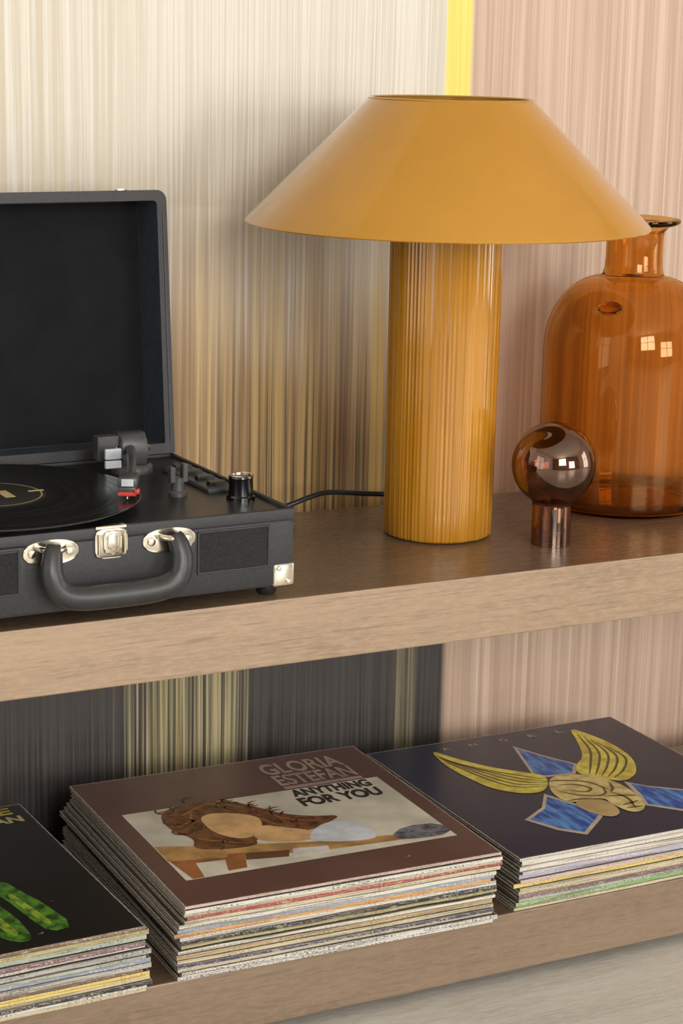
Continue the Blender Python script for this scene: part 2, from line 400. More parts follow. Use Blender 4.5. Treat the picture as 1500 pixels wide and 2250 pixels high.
# ------------------------------------------------------------------ record stacks
S = 0.314
m_core = plain('sleeve_inside', (0.03, 0.028, 0.026), 0.6)
m_card = plain('sleeve_card', (0.56, 0.50, 0.40), 0.7, nscale=200, var=.3)
SP = {  # spine colours: (base, print)
 'cream': ((.58, .50, .34), (.16, .12, .08)), 'white': ((.66, .62, .54), (.20, .18, .17)), 'red': ((.36, .06, .06), (.62, .45, .36)),
 'grey': ((.42, .41, .37), (.10, .10, .10)), 'greenish': ((.40, .43, .36), (.12, .13, .10)), 'black': ((.03, .03, .03), (.45, .42, .36)),
 'orange': ((.62, .33, .12), (.13, .09, .06)), 'blue': ((.25, .30, .38), (.65, .62, .54)), 'tan': ((.50, .37, .20), (.14, .10, .06)),
 'navy': ((.05, .05, .11), (.60, .58, .55)), 'speckled': ((.66, .64, .58), (.05, .05, .07)), 'lavender': ((.42, .39, .47), (.75, .72, .68)),
 'brown': ((.20, .11, .07), (.55, .45, .35)), 'yellow': ((.72, .55, .16), (.30, .20, .08)), 'olive': ((.40, .36, .17), (.12, .10, .05)),
 'green': ((.19, .36, .12), (.65, .68, .52)), 'plum': ((.16, .09, .10), (.55, .45, .42)), 'pink': ((.55, .42, .36), (.25, .15, .12))}
SPM = {k: mat_spine('spine_' + k, a, b_, .85 if k in ('speckled', 'green', 'grey', 'greenish') else .6) for k, (a, b_) in SP.items()}
m_darkcover = mat_cover('dark_cover', (.05, .045, .04), (.09, .08, .07), S)
ORD = ['top', 'second', 'third', 'fourth', 'fifth', 'sixth', 'seventh', 'eighth', 'ninth', 'tenth', 'eleventh', 'twelfth', 'thirteenth', 'fourteenth', 'fifteenth', 'sixteenth', 'seventeenth', 'eighteenth', 'nineteenth', 'twentieth']

def sleeve_mesh(name, hb, ht, nx=8):
    """folded card sleeve: upper and lower card, spine along the front, dark record inside; hb(u), ht(u): underside and top"""
    bm = bmesh.new(); card = .0005
    def slab(f0, f1, x0, x1, y0, y1, mi_top, mi_front, mi_side):
        us = [x0 + (x1 - x0) * i / nx for i in range(nx + 1)]
        g = [[bm.verts.new((u, y, f(u))) for y in (y0, y1) for f in (f0, f1)] for u in us]
        for a, c in zip(g, g[1:]):
            for (i, j), mi in (((0, 2), mi_side), ((1, 3), mi_top), ((0, 1), mi_front), ((2, 3), mi_side)):
                f = bm.faces.new((a[i], c[i], c[j], a[j])); f.material_index = mi
        for a in (g[0], g[-1]):
            f = bm.faces.new((a[0], a[1], a[3], a[2])); f.material_index = mi_side
    slab(lambda u: ht(u) - card, ht, 0, S, .0008, S, 0, 1, 3)
    slab(hb, lambda u: hb(u) + card, 0, S, .0008, S, 3, 1, 3)
    slab(hb, ht, 0, S, 0, .0010, 0, 1, 1)
    slab(lambda u: hb(u) + card, lambda u: ht(u) - card, .006, S - .006, .001, S - .001, 2, 2, 2)
    return bm

def make_stack(where, x, y, ang, height, cols, top_mat, top_label, group, seed, last_dx=0.0, bend=1.0):
    rnd = random.Random(seed); n = len(cols); ca, sa = math.cos(ang), math.sin(ang)
    th = [rnd.uniform(.72, 1.3) for _ in range(n)]; th[0] = .7; k = height / sum(th); th = [t * k for t in th]
    zs = [height]
    for t in th: zs.append(zs[-1] - t)
    amps = []
    for i in range(n + 1):
        f = math.sin(PI * i / n)
        amps.append([(rnd.uniform(-.00026, .00026) * f * bend, rnd.uniform(2, 3.2) * q, rnd.uniform(0, 6)) for q in (1, 2.2)])
    def H(i):
        return lambda u: zs[i] + sum(a * math.sin(fq * PI * u / S + ph) for a, fq, ph in amps[i])
    out = []
    for i in range(n):
        gap = rnd.choice([.00018, .00025, .00035, .0006])
        base = zs[i + 1]; hb0, ht0 = H(i + 1), H(i)
        g_ = 0 if i == 0 else gap
        hb = lambda u, f=hb0, b=base: f(u) - b
        ht = lambda u, f=ht0, b=base, q=g_: f(u) - b - q
        bm = sleeve_mesh('record_sleeve', hb, ht)
        dx, dy, da = (0, 0, 0) if i == 0 else (rnd.uniform(-.0042, .0042) - .006 * (i > n * .25) * last_dx, rnd.uniform(-.0022, .0026), rnd.uniform(-.006, .006))
        spine = SPM[cols[i]]
        o = fin('record_sleeve', bm, [top_mat if i == 0 else m_darkcover, spine, m_core, m_card])
        o.location = (x + ca * dx - sa * dy, y + sa * dx + ca * dy, OZ + base + .0003); o.rotation_euler = (0, 0, ang + da)
        if i == 0: tag(o, top_label, 'record', group)
        else: tag(o, ('bottom' if i == n - 1 else ORD[i]) + (' record sleeve from the top' if i < n - 1 else ' record sleeve') + ' of the ' + where + ' stack, ' + cols[i] + ' spine', 'record', group)
        out.append((o, ht0(0) - base))
    return out

m_cov_brown = mat_cover('brown_cover', (.125, .060, .047), (.160, .080, .062), S, .3)
m_cov_navy = mat_cover('navy_cover', (.016, .018, .046), (.026, .028, .062), S, .32)
m_cov_black = mat_cover('black_cover', (.008, .008, .007), (.013, .012, .011), S, .3)
mid = make_stack('middle', .1645, -.0036, -.0261, .0692,
    ['pink', 'speckled', 'cream', 'red', 'cream', 'white', 'blue', 'orange', 'white', 'black', 'olive', 'white', 'grey', 'tan', 'cream', 'navy', 'cream', 'speckled', 'speckled'], m_cov_brown,
    'brown record cover with a framed painted picture, top of the middle stack', 'records in the middle stack', 11, 1.0, 2.2)
rgt = make_stack('right', .5087, .0033, -.0073, .0512,
    ['white', 'white', 'white', 'lavender', 'lavender', 'pink', 'yellow', 'cream', 'cream', 'plum', 'greenish', 'green', 'cream'], m_cov_navy,
    'navy record cover with a golden winged emblem and blue ribbons, top of right stack', 'records in the right stack', 23, 0.5, 1.0)
lft = make_stack('left', -.1879, -.0152, .0205, .0610,
    ['brown', 'olive', 'greenish', 'plum', 'white', 'grey', 'greenish', 'blue', 'grey', 'brown', 'yellow', 'cream', 'black', 'speckled', 'cream'], m_cov_black,
    'black record cover with green shapes and yellow lettering, top of the left stack', 'records in the left stack', 5, -0.3, 1.2)

# --- printing on the brown cover: generic reclining figure picture and the title
P = lambda n, c, r=.35, v=.15, s=40: plain('print_' + n, c, r, var=v, nscale=s)
o, zt = mid[0]; z = zt + .0002
pic = print_poly('picture_panel', [(.0215, .0515), (.2955, .0515), (.2955, .2205), (.0215, .2205)], z, P('parchment', (.74, .68, .54), v=.2, s=14), o)
z += .0001
print_poly('desk_shape', [(.0225, .135), (.0743, .1165), (.1684, .0882), (.2508, .0735), (.2456, .0619), (.1678, .0672), (.1122, .0765), (.0225, .097)], z, P('ochre', (.52, .29, .10), v=.3), o)
print_poly('crate_shape', [(.0235, .097), (.0756, .0862), (.079, .0935), (.0935, .0893), (.083, .0575), (.0648, .0575), (.0716, .0815), (.0438, .0847), (.0395, .0525), (.0285, .0525)], z + .0001, P('rust', (.36, .13, .04), v=.3), o)
print_poly('paper_shape', [(.139, .082), (.172, .076), (.168, .060), (.130, .062)], z + .00005, P('paper', (.72, .68, .62)), o)
print_poly('box_shape', [(.094, .089), (.135, .080), (.128, .066), (.089, .074)], z + .0001, P('umber', (.15, .07, .03)), o)
print_poly('hair_shape', [(.0517, .1984), (.0661, .2179), (.0964, .2250), (.1302, .2174), (.1500, .1904), (.1640, .1650), (.1900, .1470), (.2180, .1400), (.1926, .1246), (.1700, .1150), (.1400, .1200), (.1158, .1162), (.1139, .1015), (.0826, .1029), (.0530, .1155), (.0649, .1376), (.0514, .1614)], z + .0001, P('auburn', (.17, .065, .022), v=.5, s=90), o, 2)
print_poly('face_shape', [(.0871, .1874), (.1072, .1925), (.1397, .1719), (.1394, .1501), (.1219, .1234), (.1035, .1202), (.0887, .1389), (.0851, .1595)], z + .0002, P('peach', (.78, .47, .21), v=.2), o, 3)
print_poly('arm_shape', [(.1304, .1501), (.1578, .1286), (.1768, .1122), (.1624, .0908), (.1232, .1047), (.1149, .1206)], z + .0003, P('peach', (.62, .36, .15)), o, 2)
print_poly('shirt_shape', [(.1688, .1102), (.1966, .1310), (.2226, .1179), (.2290, .0827), (.2146, .0703), (.1600, .0880)], z + .0004, P('paleblue', (.72, .74, .78), v=.15), o, 2)
print_poly('trouser_shape', [(.2354, .0722), (.2584, .0904), (.2950, .0860), (.2950, .0565), (.2485, .0583)], z + .0003, P('slate', (.16, .16, .19), v=.6, s=120), o, 1)
strips('hair_strokes', [[(.058, .19), (.08, .20), (.11, .215), (.145, .185)], [(.06, .17), (.075, .18), (.085, .20)], [(.066, .14), (.075, .13), (.10, .112)], [(.15, .175), (.165, .15), (.19, .135)], [(.14, .165), (.15, .14), (.17, .125)]], .003, z + .0002, P('copper', (.38, .15, .05)), o)
rc = random.Random(4)
HB = [(.060, .195), (.070, .212), (.095, .220), (.125, .214), (.147, .190), (.162, .166), (.060, .165), (.068, .145), (.075, .118), (.100, .110), (.155, .140), (.180, .140), (.078, .190), (.072, .170), (.120, .204)]
for cn, cc_ in (('chestnut', (.24, .10, .035)), ('darkbrown', (.085, .032, .014))):
    cl = []
    for _ in range(34):
        bx_, by_ = rc.choice(HB); a0 = rc.uniform(0, 6.28); r0 = rc.uniform(.004, .010); bx_ += rc.uniform(-.010, .010); by_ += rc.uniform(-.010, .010)
        cl.append([(bx_ + r0 * math.cos(a0 + k * .8), by_ + r0 * math.sin(a0 + k * .8)) for k in range(4)])
    hc = strips('hair_curls', cl, .0022, z + (.00025 if cn == 'chestnut' else .0003), P(cn, cc_), o); hc['kind'] = 'stuff'
tp = P('titlepink', (.42, .30, .25)); tk = P('titleblack', (.035, .025, .02))
lettering('title_lettering', 'GLORIA', .193, .2815, .2645, .2960, z, tp, o, .03)
lettering('title_lettering', 'ESTEFAN', .195, .2815, .2325, .2625, z, tp, o, .03)
lettering('title_lettering', 'ANYTHING', .195, .2815, .1995, .2190, z + .0001, tk, o, .045)
lettering('title_lettering', 'FOR YOU', .1935, .2815, .1735, .1960, z + .0001, tk, o, .045)
bmx = print_poly('title_band', [(.195, .2225), (.2815, .2225), (.2815, .2300), (.195, .2300)], z, tp, o)

# --- golden winged emblem with blue ribbons on the navy cover
o, zt = rgt[0]; z = zt + .0002
gold = P('gold', (.86, .66, .09), v=.3, s=60); gold2 = P('palegold', (.74, .57, .22), v=.3, s=70); ln_ = P('goldshade', (.13, .085, .02)); rim = P('ribbonrim', (.60, .50, .36))
def ribmat():
    t = NT('print_ribbon'); c = t.co()
    n = t.noise(t.scale(c, 150, 26, 1), 1.0, 2, .6)
    return t.bsdf(t.mix(t.ss(n, .34, .68), (.012, .05, .34), (.12, .34, .75)), .35)
blue = ribmat()
def grow(poly, k):
    cx = sum(p[0] for p in poly) / len(poly); cy = sum(p[1] for p in poly) / len(poly)
    return [(cx + (x - cx) * k, cy + (y - cy) * k) for x, y in poly]
ribs = [[(.1582, .2728), (.1725, .2352), (.1931, .1955), (.1743, .1717), (.1417, .1755), (.1293, .1829)],
        [(.1125, .1357), (.1403, .0664), (.1276, .0544), (.0920, .0249), (.0718, .0464), (.0561, .0825), (.0899, .1042)],
        [(.2082, .1325), (.2233, .1129), (.2519, .0889), (.290, .052), (.268, .012), (.2153, .0386), (.1888, .0678), (.1990, .0962)]]
for r_ in ribs:
    a = print_poly('ribbon', grow(r_, 1.0), z, rim, o); print_poly('ribbon_field', grow(r_, .86), z + .0001, blue, o)
wl = [(.0686, .2990), (.0808, .2626), (.1024, .2228), (.1292, .1953), (.1437, .1775), (.1192, .1404), (.0932, .1422), (.0698, .1685), (.0620, .2143), (.0602, .2527)]
wr = [(.2488, .3020), (.2590, .2657), (.2637, .2280), (.2571, .1839), (.2344, .1454), (.2090, .1316), (.1952, .1449), (.1743, .1699), (.1908, .1965), (.2102, .2110), (.2319, .2561)]
print_poly('wing', wl, z + .0002, gold, o, 2); print_poly('wing', wr, z + .0002, gold, o, 2)
print_poly('emblem_head', [(.1417, .1751), (.1719, .1737), (.1972, .1489), (.2017, .1117), (.1960, .0792), (.1816, .0554), (.1640, .0548), (.1594, .0871), (.1633, .0996), (.1420, .1069), (.1223, .1009), (.1181, .1320)], z + .0003, gold2, o, 2)
print_poly('emblem_beak', [(.1420, .1109), (.1618, .0952), (.1578, .0614), (.1401, .0508), (.1262, .0714), (.1231, .0977)], z + .0004, P('beak', (.58, .40, .17)), o, 2)
L_ = []
for f in (.15, .32, .5, .68, .85):
    L_.append([(.0660 + .004 * f, .285 - .03 * f), (.066 + .028 * f, .22 - .02 * f + .02), (.085 + .038 * f, .165 + .03 * f), (.125 + .012 * f, .148 + .026 * f)])
for f in (.12, .3, .48, .66, .84):
    L_.append([(.2440 + .010 * f, .285 - .06 * f), (.226 + .030 * f, .235 - .05 * f), (.205 + .028 * f, .20 - .045 * f), (.184 + .024 * f, .168 - .028 * f)])
strips('feather_strokes', L_, .0026, z + .0003, ln_, o)
strips('head_strokes', [[(.128, .165), (.150, .160), (.172, .145), (.180, .118)], [(.130, .135), (.142, .118), (.160, .108), (.172, .112), (.178, .128)], [(.138, .150), (.155, .145), (.165, .130), (.155, .122), (.142, .132)], [(.178, .112), (.184, .090), (.176, .065)], [(.165, .104), (.186, .098), (.196, .092)], [(.123, .108), (.140, .107), (.160, .097)], [(.192, .135), (.186, .12), (.178, .112)], [(.190, .080), (.180, .078), (.168, .076)], [(.186, .066), (.178, .067), (.168, .068)]], .0030, z + .0005, ln_, o)
for ch, u in zip('ANGEL', (.0863, .1205, .1586, .1955, .2316)):
    lettering('cover_letter', ch, u - .0045, u + .0045, .2885, .2975, z, P('letterghost', (.42, .38, .24)), o, .02)

# --- green shapes and lettering on the black cover
o, zt = lft[0]; z = zt + .0002
grn = P('leafgreen', (.075, .20, .022), v=.75, s=85); grn2 = P('limegreen', (.24, .36, .035), v=.6, s=90)
print_poly('green_shape', [(.2358, .1488), (.2446, .1098), (.2523, .0847), (.2609, .0273), (.2375, .0226), (.2312, .0545), (.2254, .1049), (.2203, .1189)], z, grn, o, 1)
print_poly('green_shape', [(.2119, .1203), (.2201, .0725), (.2219, .0517), (.2205, .0150), (.2065, .0149), (.1953, .0301), (.1880, .0569), (.1850, .1100)], z, grn, o, 2)
print_poly('green_highlight', [(.2330, .120), (.2370, .100), (.2420, .070), (.2460, .040), (.2400, .038), (.2350, .065), (.2290, .105)], z + .0001, grn2, o, 1)
print_poly('green_highlight', [(.2060, .085), (.2110, .055), (.2130, .030), (.2060, .028), (.2010, .055)], z + .0001, grn2, o, 1)
yl = P('yellowletter', (.55, .46, .06), v=.3)
lettering('cover_lettering', 'LE', .268, .2995, .2905, .3085, z, yl, o, .04)
lettering('cover_lettering', 'MAN', .258, .3035, .2690, .2850, z, P('creamletter', (.60, .52, .26)), o, .04)

# ------------------------------------------------------------------ suitcase record player
m_vinylskin = plain('black_leatherette', (.025, .0255, .028), .45, var=.2, nscale=300, bump=.35)
m_blackplastic = plain('black_plastic', (.016, .016, .017), .32, var=.2)
m_greyplastic = plain('dark_grey_plastic', (.060, .060, .062), .4, var=.2)
m_lining = plain('lid_lining', (.006, .0065, .0075), .85, var=.25, nscale=30, bump=.2, spec=.25)
m_lidside = plain('lid_inner_side', (.036, .045, .057), .7, var=.15, nscale=90, bump=.2, spec=.3)
m_chrome = plain('nickel', (.78, .72, .60), .22, 1.0, var=.1)
m_darkchrome = plain('black_nickel', (.10, .10, .105), .16, 1.0, var=.1)
m_silver = plain('silver_plastic', (.55, .58, .62), .35, 0.2)
m_grille = plain('grille_cloth', (.014, .014, .015), .85, var=.4, nscale=500, bump=.5)
m_handle = plain('handle_rubber', (.028, .028, .029), .38, var=.15, nscale=120, bump=.15)
CX0, CY0, CA = .2840, .0375, math.radians(1.2)
pl = tag(empty('record_player', (CX0, CY0, Z1 + .0003), CA), 'black suitcase record player standing open on the upper shelf', 'record player')
W_, D_ = .344, .262
bm = bmesh.new(); box(bm, -W_, 0, 0, D_, .009, .0735, 0, .004)
for a in ((-W_, 0, 0, .005), (-W_, 0, D_ - .005, D_), (-W_, -W_ + .005, .004, D_ - .004), (-.005, 0, .004, D_ - .004)): box(bm, a[0], a[1], a[2], a[3], .066, .0785, 0, .0018)
body = fin('body', bm, m_vinylskin, pl, smooth=40)
bm = bmesh.new(); box(bm, -W_ + .0045, -.0045, .0045, D_ - .0045, .070, .0755, 0, .0006); deck = fin('deck', bm, m_blackplastic, pl)
for x, y in ((-.018, .018), (-W_ + .018, .018), (-.018, D_ - .018), (-W_ + .018, D_ - .018)):
    bm = bmesh.new(); lathe(bm, [(0, 0), (.0075, 0), (.009, .002), (.009, .0095), (0, .0095)], 20, (x, y)); fin('foot', bm, m_blackplastic, pl, smooth=40)
for gx in (-.0588, -.0588 - .2265):                       # speaker openings: frame, recessed cloth
    bm = bmesh.new(); hw, z0, z1 = .0342, .0285, .0662
    for a in ((-hw, hw, z0, z0 + .0018), (-hw, hw, z1 - .0018, z1), (-hw, -hw + .0018, z0, z1), (hw - .0018, hw, z0, z1)):
        box(bm, gx + a[0], gx + a[1], -.0014, .001, a[2], a[3], 0, .0005)
    g = fin('speaker_grille', bm, m_vinylskin, pl)
    bm = bmesh.new(); box(bm, gx - hw + .0015, gx + hw - .0015, -.0005, .002, z0 + .0015, z1 - .0015); fin('grille_cloth', bm, m_grille, g)
# latch
bm = bmesh.new(); prism(bm, oval(-.172, .0645, .0143, .0125, 32, 5), -.0026, .001, 'y', .0008); latch = fin('latch', bm, m_chrome, pl, smooth=40)
bm = bmesh.new(); prism(bm, oval(-.172, .0660, .0078, .0100, 28, 4), -.0058, -.002, 'y', .0012); fin('clasp', bm, m_chrome, latch, smooth=40)
bm = bmesh.new(); prism(bm, oval(-.172, .0672, .0046, .0068, 24, 5), -.0072, -.005, 'y', .0008); fin('clasp_tongue', bm, m_chrome, latch, smooth=40)
for s in (-1, 1):
    bm = bmesh.new(); tube(bm, [(-.172 + s * .0115, -.0042, .0555), (-.172 + s * .0115, -.0042, .0735)], .0011, 8); fin('latch_rib', bm, m_chrome, latch, smooth=60)
bm = bmesh.new(); box(bm, -.186, -.158, -.0026, .006, .0765, .0795, 0, .001); fin('latch_lip', bm, m_chrome, latch)
# handle mounts and handle
for hx in (-.2248, -.1196):
    bm = bmesh.new(); prism(bm, oval(hx, .0622, .0242, .0106, 40, 2.3), -.0024, .001, 'y', .0008); mt = fin('handle_mount', bm, m_chrome, pl, smooth=40)
    for s in (-1, 1):
        bm = bmesh.new(); prism(bm, oval(hx + s * .0165, .0622, .0036, .0036, 16), -.0042, -.002, 'y', .0012); fin('rivet', bm, m_chrome, mt, smooth=40)
    bm = bmesh.new()
    tube(bm, [(hx + .0105 * math.cos(t), -.0020 - .0135 * math.sin(t), .0665) for t in [PI * i / 12 for i in range(13)]], .0026, 10, Vector((0, 0, 1))); fin('mount_loop', bm, m_chrome, mt, smooth=60)
path = catmull([(-.2250, -.0110, .0690), (-.2285, -.0150, .0600), (-.2300, -.0185, .0470), (-.2240, -.0200, .0330), (-.2080, -.0205, .0262), (-.1722, -.0205, .0250), (-.1364, -.0205, .0262), (-.1204, -.0200, .0330), (-.1150, -.0185, .0470), (-.1160, -.0150, .0600), (-.1194, -.0110, .0690)], 8)
nn = len(path)
bm = bmesh.new(); tube(bm, path, [.0066 + .0042 * math.sin(PI * i / (nn - 1)) ** .6 for i in range(nn)], 16, Vector((0, 1, 0)), [.0056 + .0034 * math.sin(PI * i / (nn - 1)) ** .6 for i in range(nn)]); hd = fin('handle', bm, m_handle, pl, smooth=60)
# metal corners
for s, x in ((1, 0.0), (-1, -W_)):
    bm = bmesh.new(); t = .0009
    x0, x1 = (x - .0212, x + t) if s > 0 else (x - t, x + .0212)
    box(bm, x0, x1, -t, .0205, .0082, .0305, 0, .0032, 3)
    cc = fin('corner_cap', bm, m_chrome, pl, smooth=50)
    for dx, dz in ((-.0155, .026), (-.006, .0135)):
        bm = bmesh.new(); prism(bm, oval(x + s * dx, dz, .0022, .0022, 14), -.0026, 0, 'y', .0008); fin('rivet', bm, m_chrome, cc, smooth=40)
# lid: open shell leaning back from the hinge
lid_e = empty('lid', (0, .2565, .0790), 0); lid_e.parent = pl; lid_e.rotation_euler = (math.radians(-5.2), 0, 0)
LH, LD, LT = .2530, .058, .0100
def rr(x0, x1, z0, z1, r, n=6):
    out = []
    for cx, cz, a0 in ((x1 - r, z1 - r, 0), (x0 + r, z1 - r, 90)):
        for i in range(n + 1):
            a = math.radians(a0 + 90 * i / n); out.append((cx + r * math.cos(a), cz + r * math.sin(a)))
    return out + [(x0, z0), (x1, z0)]
outer = rr(-W_, 0, 0, LH, .010); inner = rr(-W_ + LT, -LT, LT, LH - LT, .004)
bm = bmesh.new(); N = len(outer)
vo0 = [bm.verts.new((a, 0, c)) for a, c in outer]; vi0 = [bm.verts.new((a, 0, c)) for a, c in inner]
vo1 = [bm.verts.new((a, LD, c)) for a, c in outer]; vi1 = [bm.verts.new((a, LD - LT, c)) for a, c in inner]
for i in range(N):
    j = (i + 1) % N
    f = bm.faces.new((vo0[i], vo0[j], vi0[j], vi0[i])); f.material_index = 0
    f = bm.faces.new((vo0[i], vo1[i], vo1[j], vo0[j])); f.material_index = 0
    f = bm.faces.new((vi0[i], vi0[j], vi1[j], vi1[i])); f.material_index = 1
f = bm.faces.new(vo1); f.material_index = 0
f = bm.faces.new(vi1); f.material_index = 1
fin('lid_shell', bm, [m_vinylskin, m_lidside], lid_e, smooth=40)
bm = bmesh.new(); box(bm, -W_ + LT + .001, -LT - .001, LD - LT - .0015, LD - LT + .001, LT + .001, LH - LT - .001); fin('lid_lining', bm, m_lining, lid_e)
bm = bmesh.new(); tube(bm, catmull([(-.0042, -.0005, .012), (-.0042, -.0005, LH - .02)], 4), .0007, 8); fin('edge_beading', bm, m_greyplastic, lid_e, smooth=60)
for x in (-.045, -W_ + .045):
    bm = bmesh.new(); tube(bm, [(x - .016, .2640, .0785), (x + .016, .2640, .0785)], .0034, 12, Vector((0, 0, 1))); fin('hinge', bm, m_darkchrome, pl, smooth=60)
bm = bmesh.new(); prism(bm, oval(-.040, LH + .0006, .005, .0022, 16), .012, .020, 'y', .0006); fin('lid_catch', bm, m_chrome, lid_e, smooth=40)
# platter and spindle
RC = (-.235, .1225)
bm = bmesh.new(); lathe(bm, [(0, .0755), (.090, .0755), (.092, .077), (.092, .082), (.090, .0832), (0, .0832)], 56, RC); fin('platter', bm, m_greyplastic, pl, smooth=40)
# tonearm group
arm = empty('tonearm', (0, 0, 0)); arm.parent = pl
bm = bmesh.new(); lathe(bm, [(0, .0755), (.020, .0755), (.020, .081), (.0175, .084), (0, .084)], 36, (-.066, .208)); fin('pivot_base', bm, m_greyplastic, arm, smooth=40)
bm = bmesh.new(); prism(bm, oval(.208, .097, .015, .0165, 32, 3.2), -.0815, -.0550, 'x', .003); fin('pivot_housing', bm, m_greyplastic, arm, smooth=40)
for x in (-.0835, -.0530):
    bm = bmesh.new(); prism(bm, oval(.205, .099, .006, .006, 20), x - .002, x + .002, 'x', .001); fin('pivot_screw', bm, m_darkchrome, arm, smooth=40)
ap = catmull([(-.0680, .207, .1000), (-.088, .155, .1000), (-.112, .098, .0985), (-.1235, .076, .0975)], 8)
bm = bmesh.new(); tube(bm, ap, [.0046 - .0010 * i / (len(ap) - 1) for i in range(len(ap))], 12, Vector((0, 0, 1)), .0040); fin('arm_tube', bm, m_greyplastic, arm, smooth=60)
hs = empty('headshell', (-.1270, .0690, .0956), 0); hs.parent = arm; hs.rotation_euler = (0, 0, math.radians(-27))
bm = bmesh.new(); box(bm, -.0085, .0085, -.011, .016, -.0005, .0085, 0, .002); box(bm, -.0070, .0070, -.012, .006, -.004, .0005, 0, .001); me_ = bm
h1 = fin('headshell_body', bm, m_greyplastic, hs, smooth=40)
bm = bmesh.new(); prism(bm, [(-.0078, -.013), (.0078, -.013), (.0060, .006), (-.0060, .006)], -.0072, -.0036, 'z', .001); box(bm, .0060, .0105, -.014, -.006, -.0052, -.001, 0, .001); fin('stylus', bm, plain('red_plastic', (.62, .05, .035), .3), hs, smooth=40)
bm = bmesh.new(); tube(bm, [(0, -.010, -.006), (0, -.0118, -.0098)], .0007, 8); fin('needle', bm, m_chrome, hs)
bm = bmesh.new(); box(bm, -.0052, .0052, -.0118, -.0108, .0012, .0076, 0, .0004); fin('head_plate', bm, m_silver, hs)
tb = empty('cue_lever', (0, 0, 0)); tb.parent = pl
bm = bmesh.new(); box(bm, -.1040, -.0880, .178, .182, .0860, .0935, 0, .0010); box(bm, -.1040, -.0880, .178, .182, .0945, .1045, 0, .0010); fin('lever_tab', bm, m_silver, tb)
bm = bmesh.new(); tube(bm, [(-.0960, .182, .0900), (-.086, .194, .0900), (-.078, .200, .092)], .0026, 10, Vector((0, 0, 1))); fin('lever_rod', bm, m_darkchrome, tb, smooth=60)
bm = bmesh.new(); box(bm, -.103, -.0815, .200, .212, .0890, .1120, 0, .001); fin('lever_post', bm, m_greyplastic, tb)
# arm rest
rs = empty('arm_rest', (0, 0, 0)); rs.parent = pl
bm = bmesh.new(); lathe(bm, [(0, .0755), (.0085, .0755), (.0085, .0785), (.0060, .0805), (.0055, .092), (0, .092)], 24, (-.068, .097)); fin('rest_post', bm, m_greyplastic, rs, smooth=40)
bm = bmesh.new()
box(bm, -.0765, -.0715, .093, .101, .090, .1020, 0, .001); box(bm, -.0645, -.0595, .093, .101, .090, .1045, 0, .001); box(bm, -.0765, -.0595, .093, .101, .0875, .0915, 0, .001)
fin('rest_clip', bm, m_greyplastic, rs)
# switch plate: raised ridge with sliders
sw = empty('switch_panel', (0, 0, 0)); sw.parent = pl
bm = bmesh.new(); box(bm, -.0400, -.0110, .092, .196, .0750, .0795, 0, .0015); fin('switch_plate', bm, m_greyplastic, sw)
for yy in (.106, .132, .158, .182):
    bm = bmesh.new(); box(bm, -.034, -.0175, yy - .0045, yy + .0045, .0785, .0835, 0, .001); fin('slider', bm, m_blackplastic, sw)
# volume knob
kb = empty('volume_knob', (-.0225, .0620, .0755)); kb.parent = pl
bm = bmesh.new(); lathe(bm, [(0, 0), (.0128, 0), (.0128, .0030), (.0112, .0042), (.0108, .0190), (.0112, .0200), (.0108, .0212), (0, .0212)], 48, rad=lambda th, r, z: r * (1 - .012 * (math.cos(24 * th) > .2)) if .0041 < z < .02 else r)
fin('knob_body', bm, m_darkchrome, kb, smooth=35)
bm = bmesh.new(); lathe(bm, [(.0088, .0212), (.0112, .0212), (.0114, .0220), (.0100, .0226), (.0088, .0222)], 40, closed=True); fin('knob_ring', bm, m_chrome, kb, smooth=40)

# ------------------------------------------------------------------ vinyl record on the platter
def mat_groove():
    t = NT('record_vinyl'); c = t.co(); o_ = t.sep(c)
    r = t.m('SQRT', t.m('ADD', t.m('MULTIPLY', o_[0], o_[0]), t.m('MULTIPLY', o_[1], o_[1])))
    wv = t.m('SINE', t.m('MULTIPLY', r, 5200.0)); tr = t.noise(t.vec(t.m('MULTIPLY', r, 160.0), 0, 0), 1, 2)
    return t.bsdf(t.mix(t.ss(tr, .4, .6), (.008, .008, .008), (.014, .014, .014)), t.ss(tr, .35, .65, .16, .26), 0, 0, spec=.6, normal=t.bump(wv, .06, .0002))
rec = tag(empty('vinyl_record', (0, 0, 0)), 'black vinyl record lying on the platter of the suitcase player', 'record')
ca, sa = math.cos(CA), math.sin(CA)
rec.location = (CX0 + ca * RC[0] - sa * RC[1], CY0 + sa * RC[0] + ca * RC[1], Z1 + .0838); rec.rotation_euler = (0, 0, CA)
bm = bmesh.new(); lathe(bm, [(.0035, 0), (.1300, 0), (.1313, .0006), (.1315, .0012), (.1305, .0018), (.1275, .0015), (.0520, .0015), (.0505, .0018), (.0035, .0018)], 128, closed=True); fin('record_disc', bm, mat_groove(), rec, smooth=40)
bm = bmesh.new(); lathe(bm, [(.0035, .0019), (.0495, .0019), (.0500, .0017)], 72); lb = fin('record_label', bm, plain('label_paper', (.014, .014, .012), .5), rec, smooth=60)
m_lg = plain('label_gold', (.50, .40, .20), .4)
bm = bmesh.new(); lathe(bm, [(.0452, .0021), (.0464, .0021)], 72); fin('label_ring', bm, m_lg, lb)
bm = bmesh.new(); box(bm, .010, .019, -.016, .010, .0019, .0022); fin('label_block', bm, m_lg, lb)
bm = bmesh.new(); box(bm, .036, .050, -.0018, .0018, .0019, .0022); fin('label_mark', bm, m_lg, lb)
bm = bmesh.new(); lathe(bm, [(0, .0833), (.0030, .0833), (.0030, .0905), (.0018, .0925), (0, .0930)], 16, RC); fin('spindle', bm, m_chrome, pl, smooth=40)

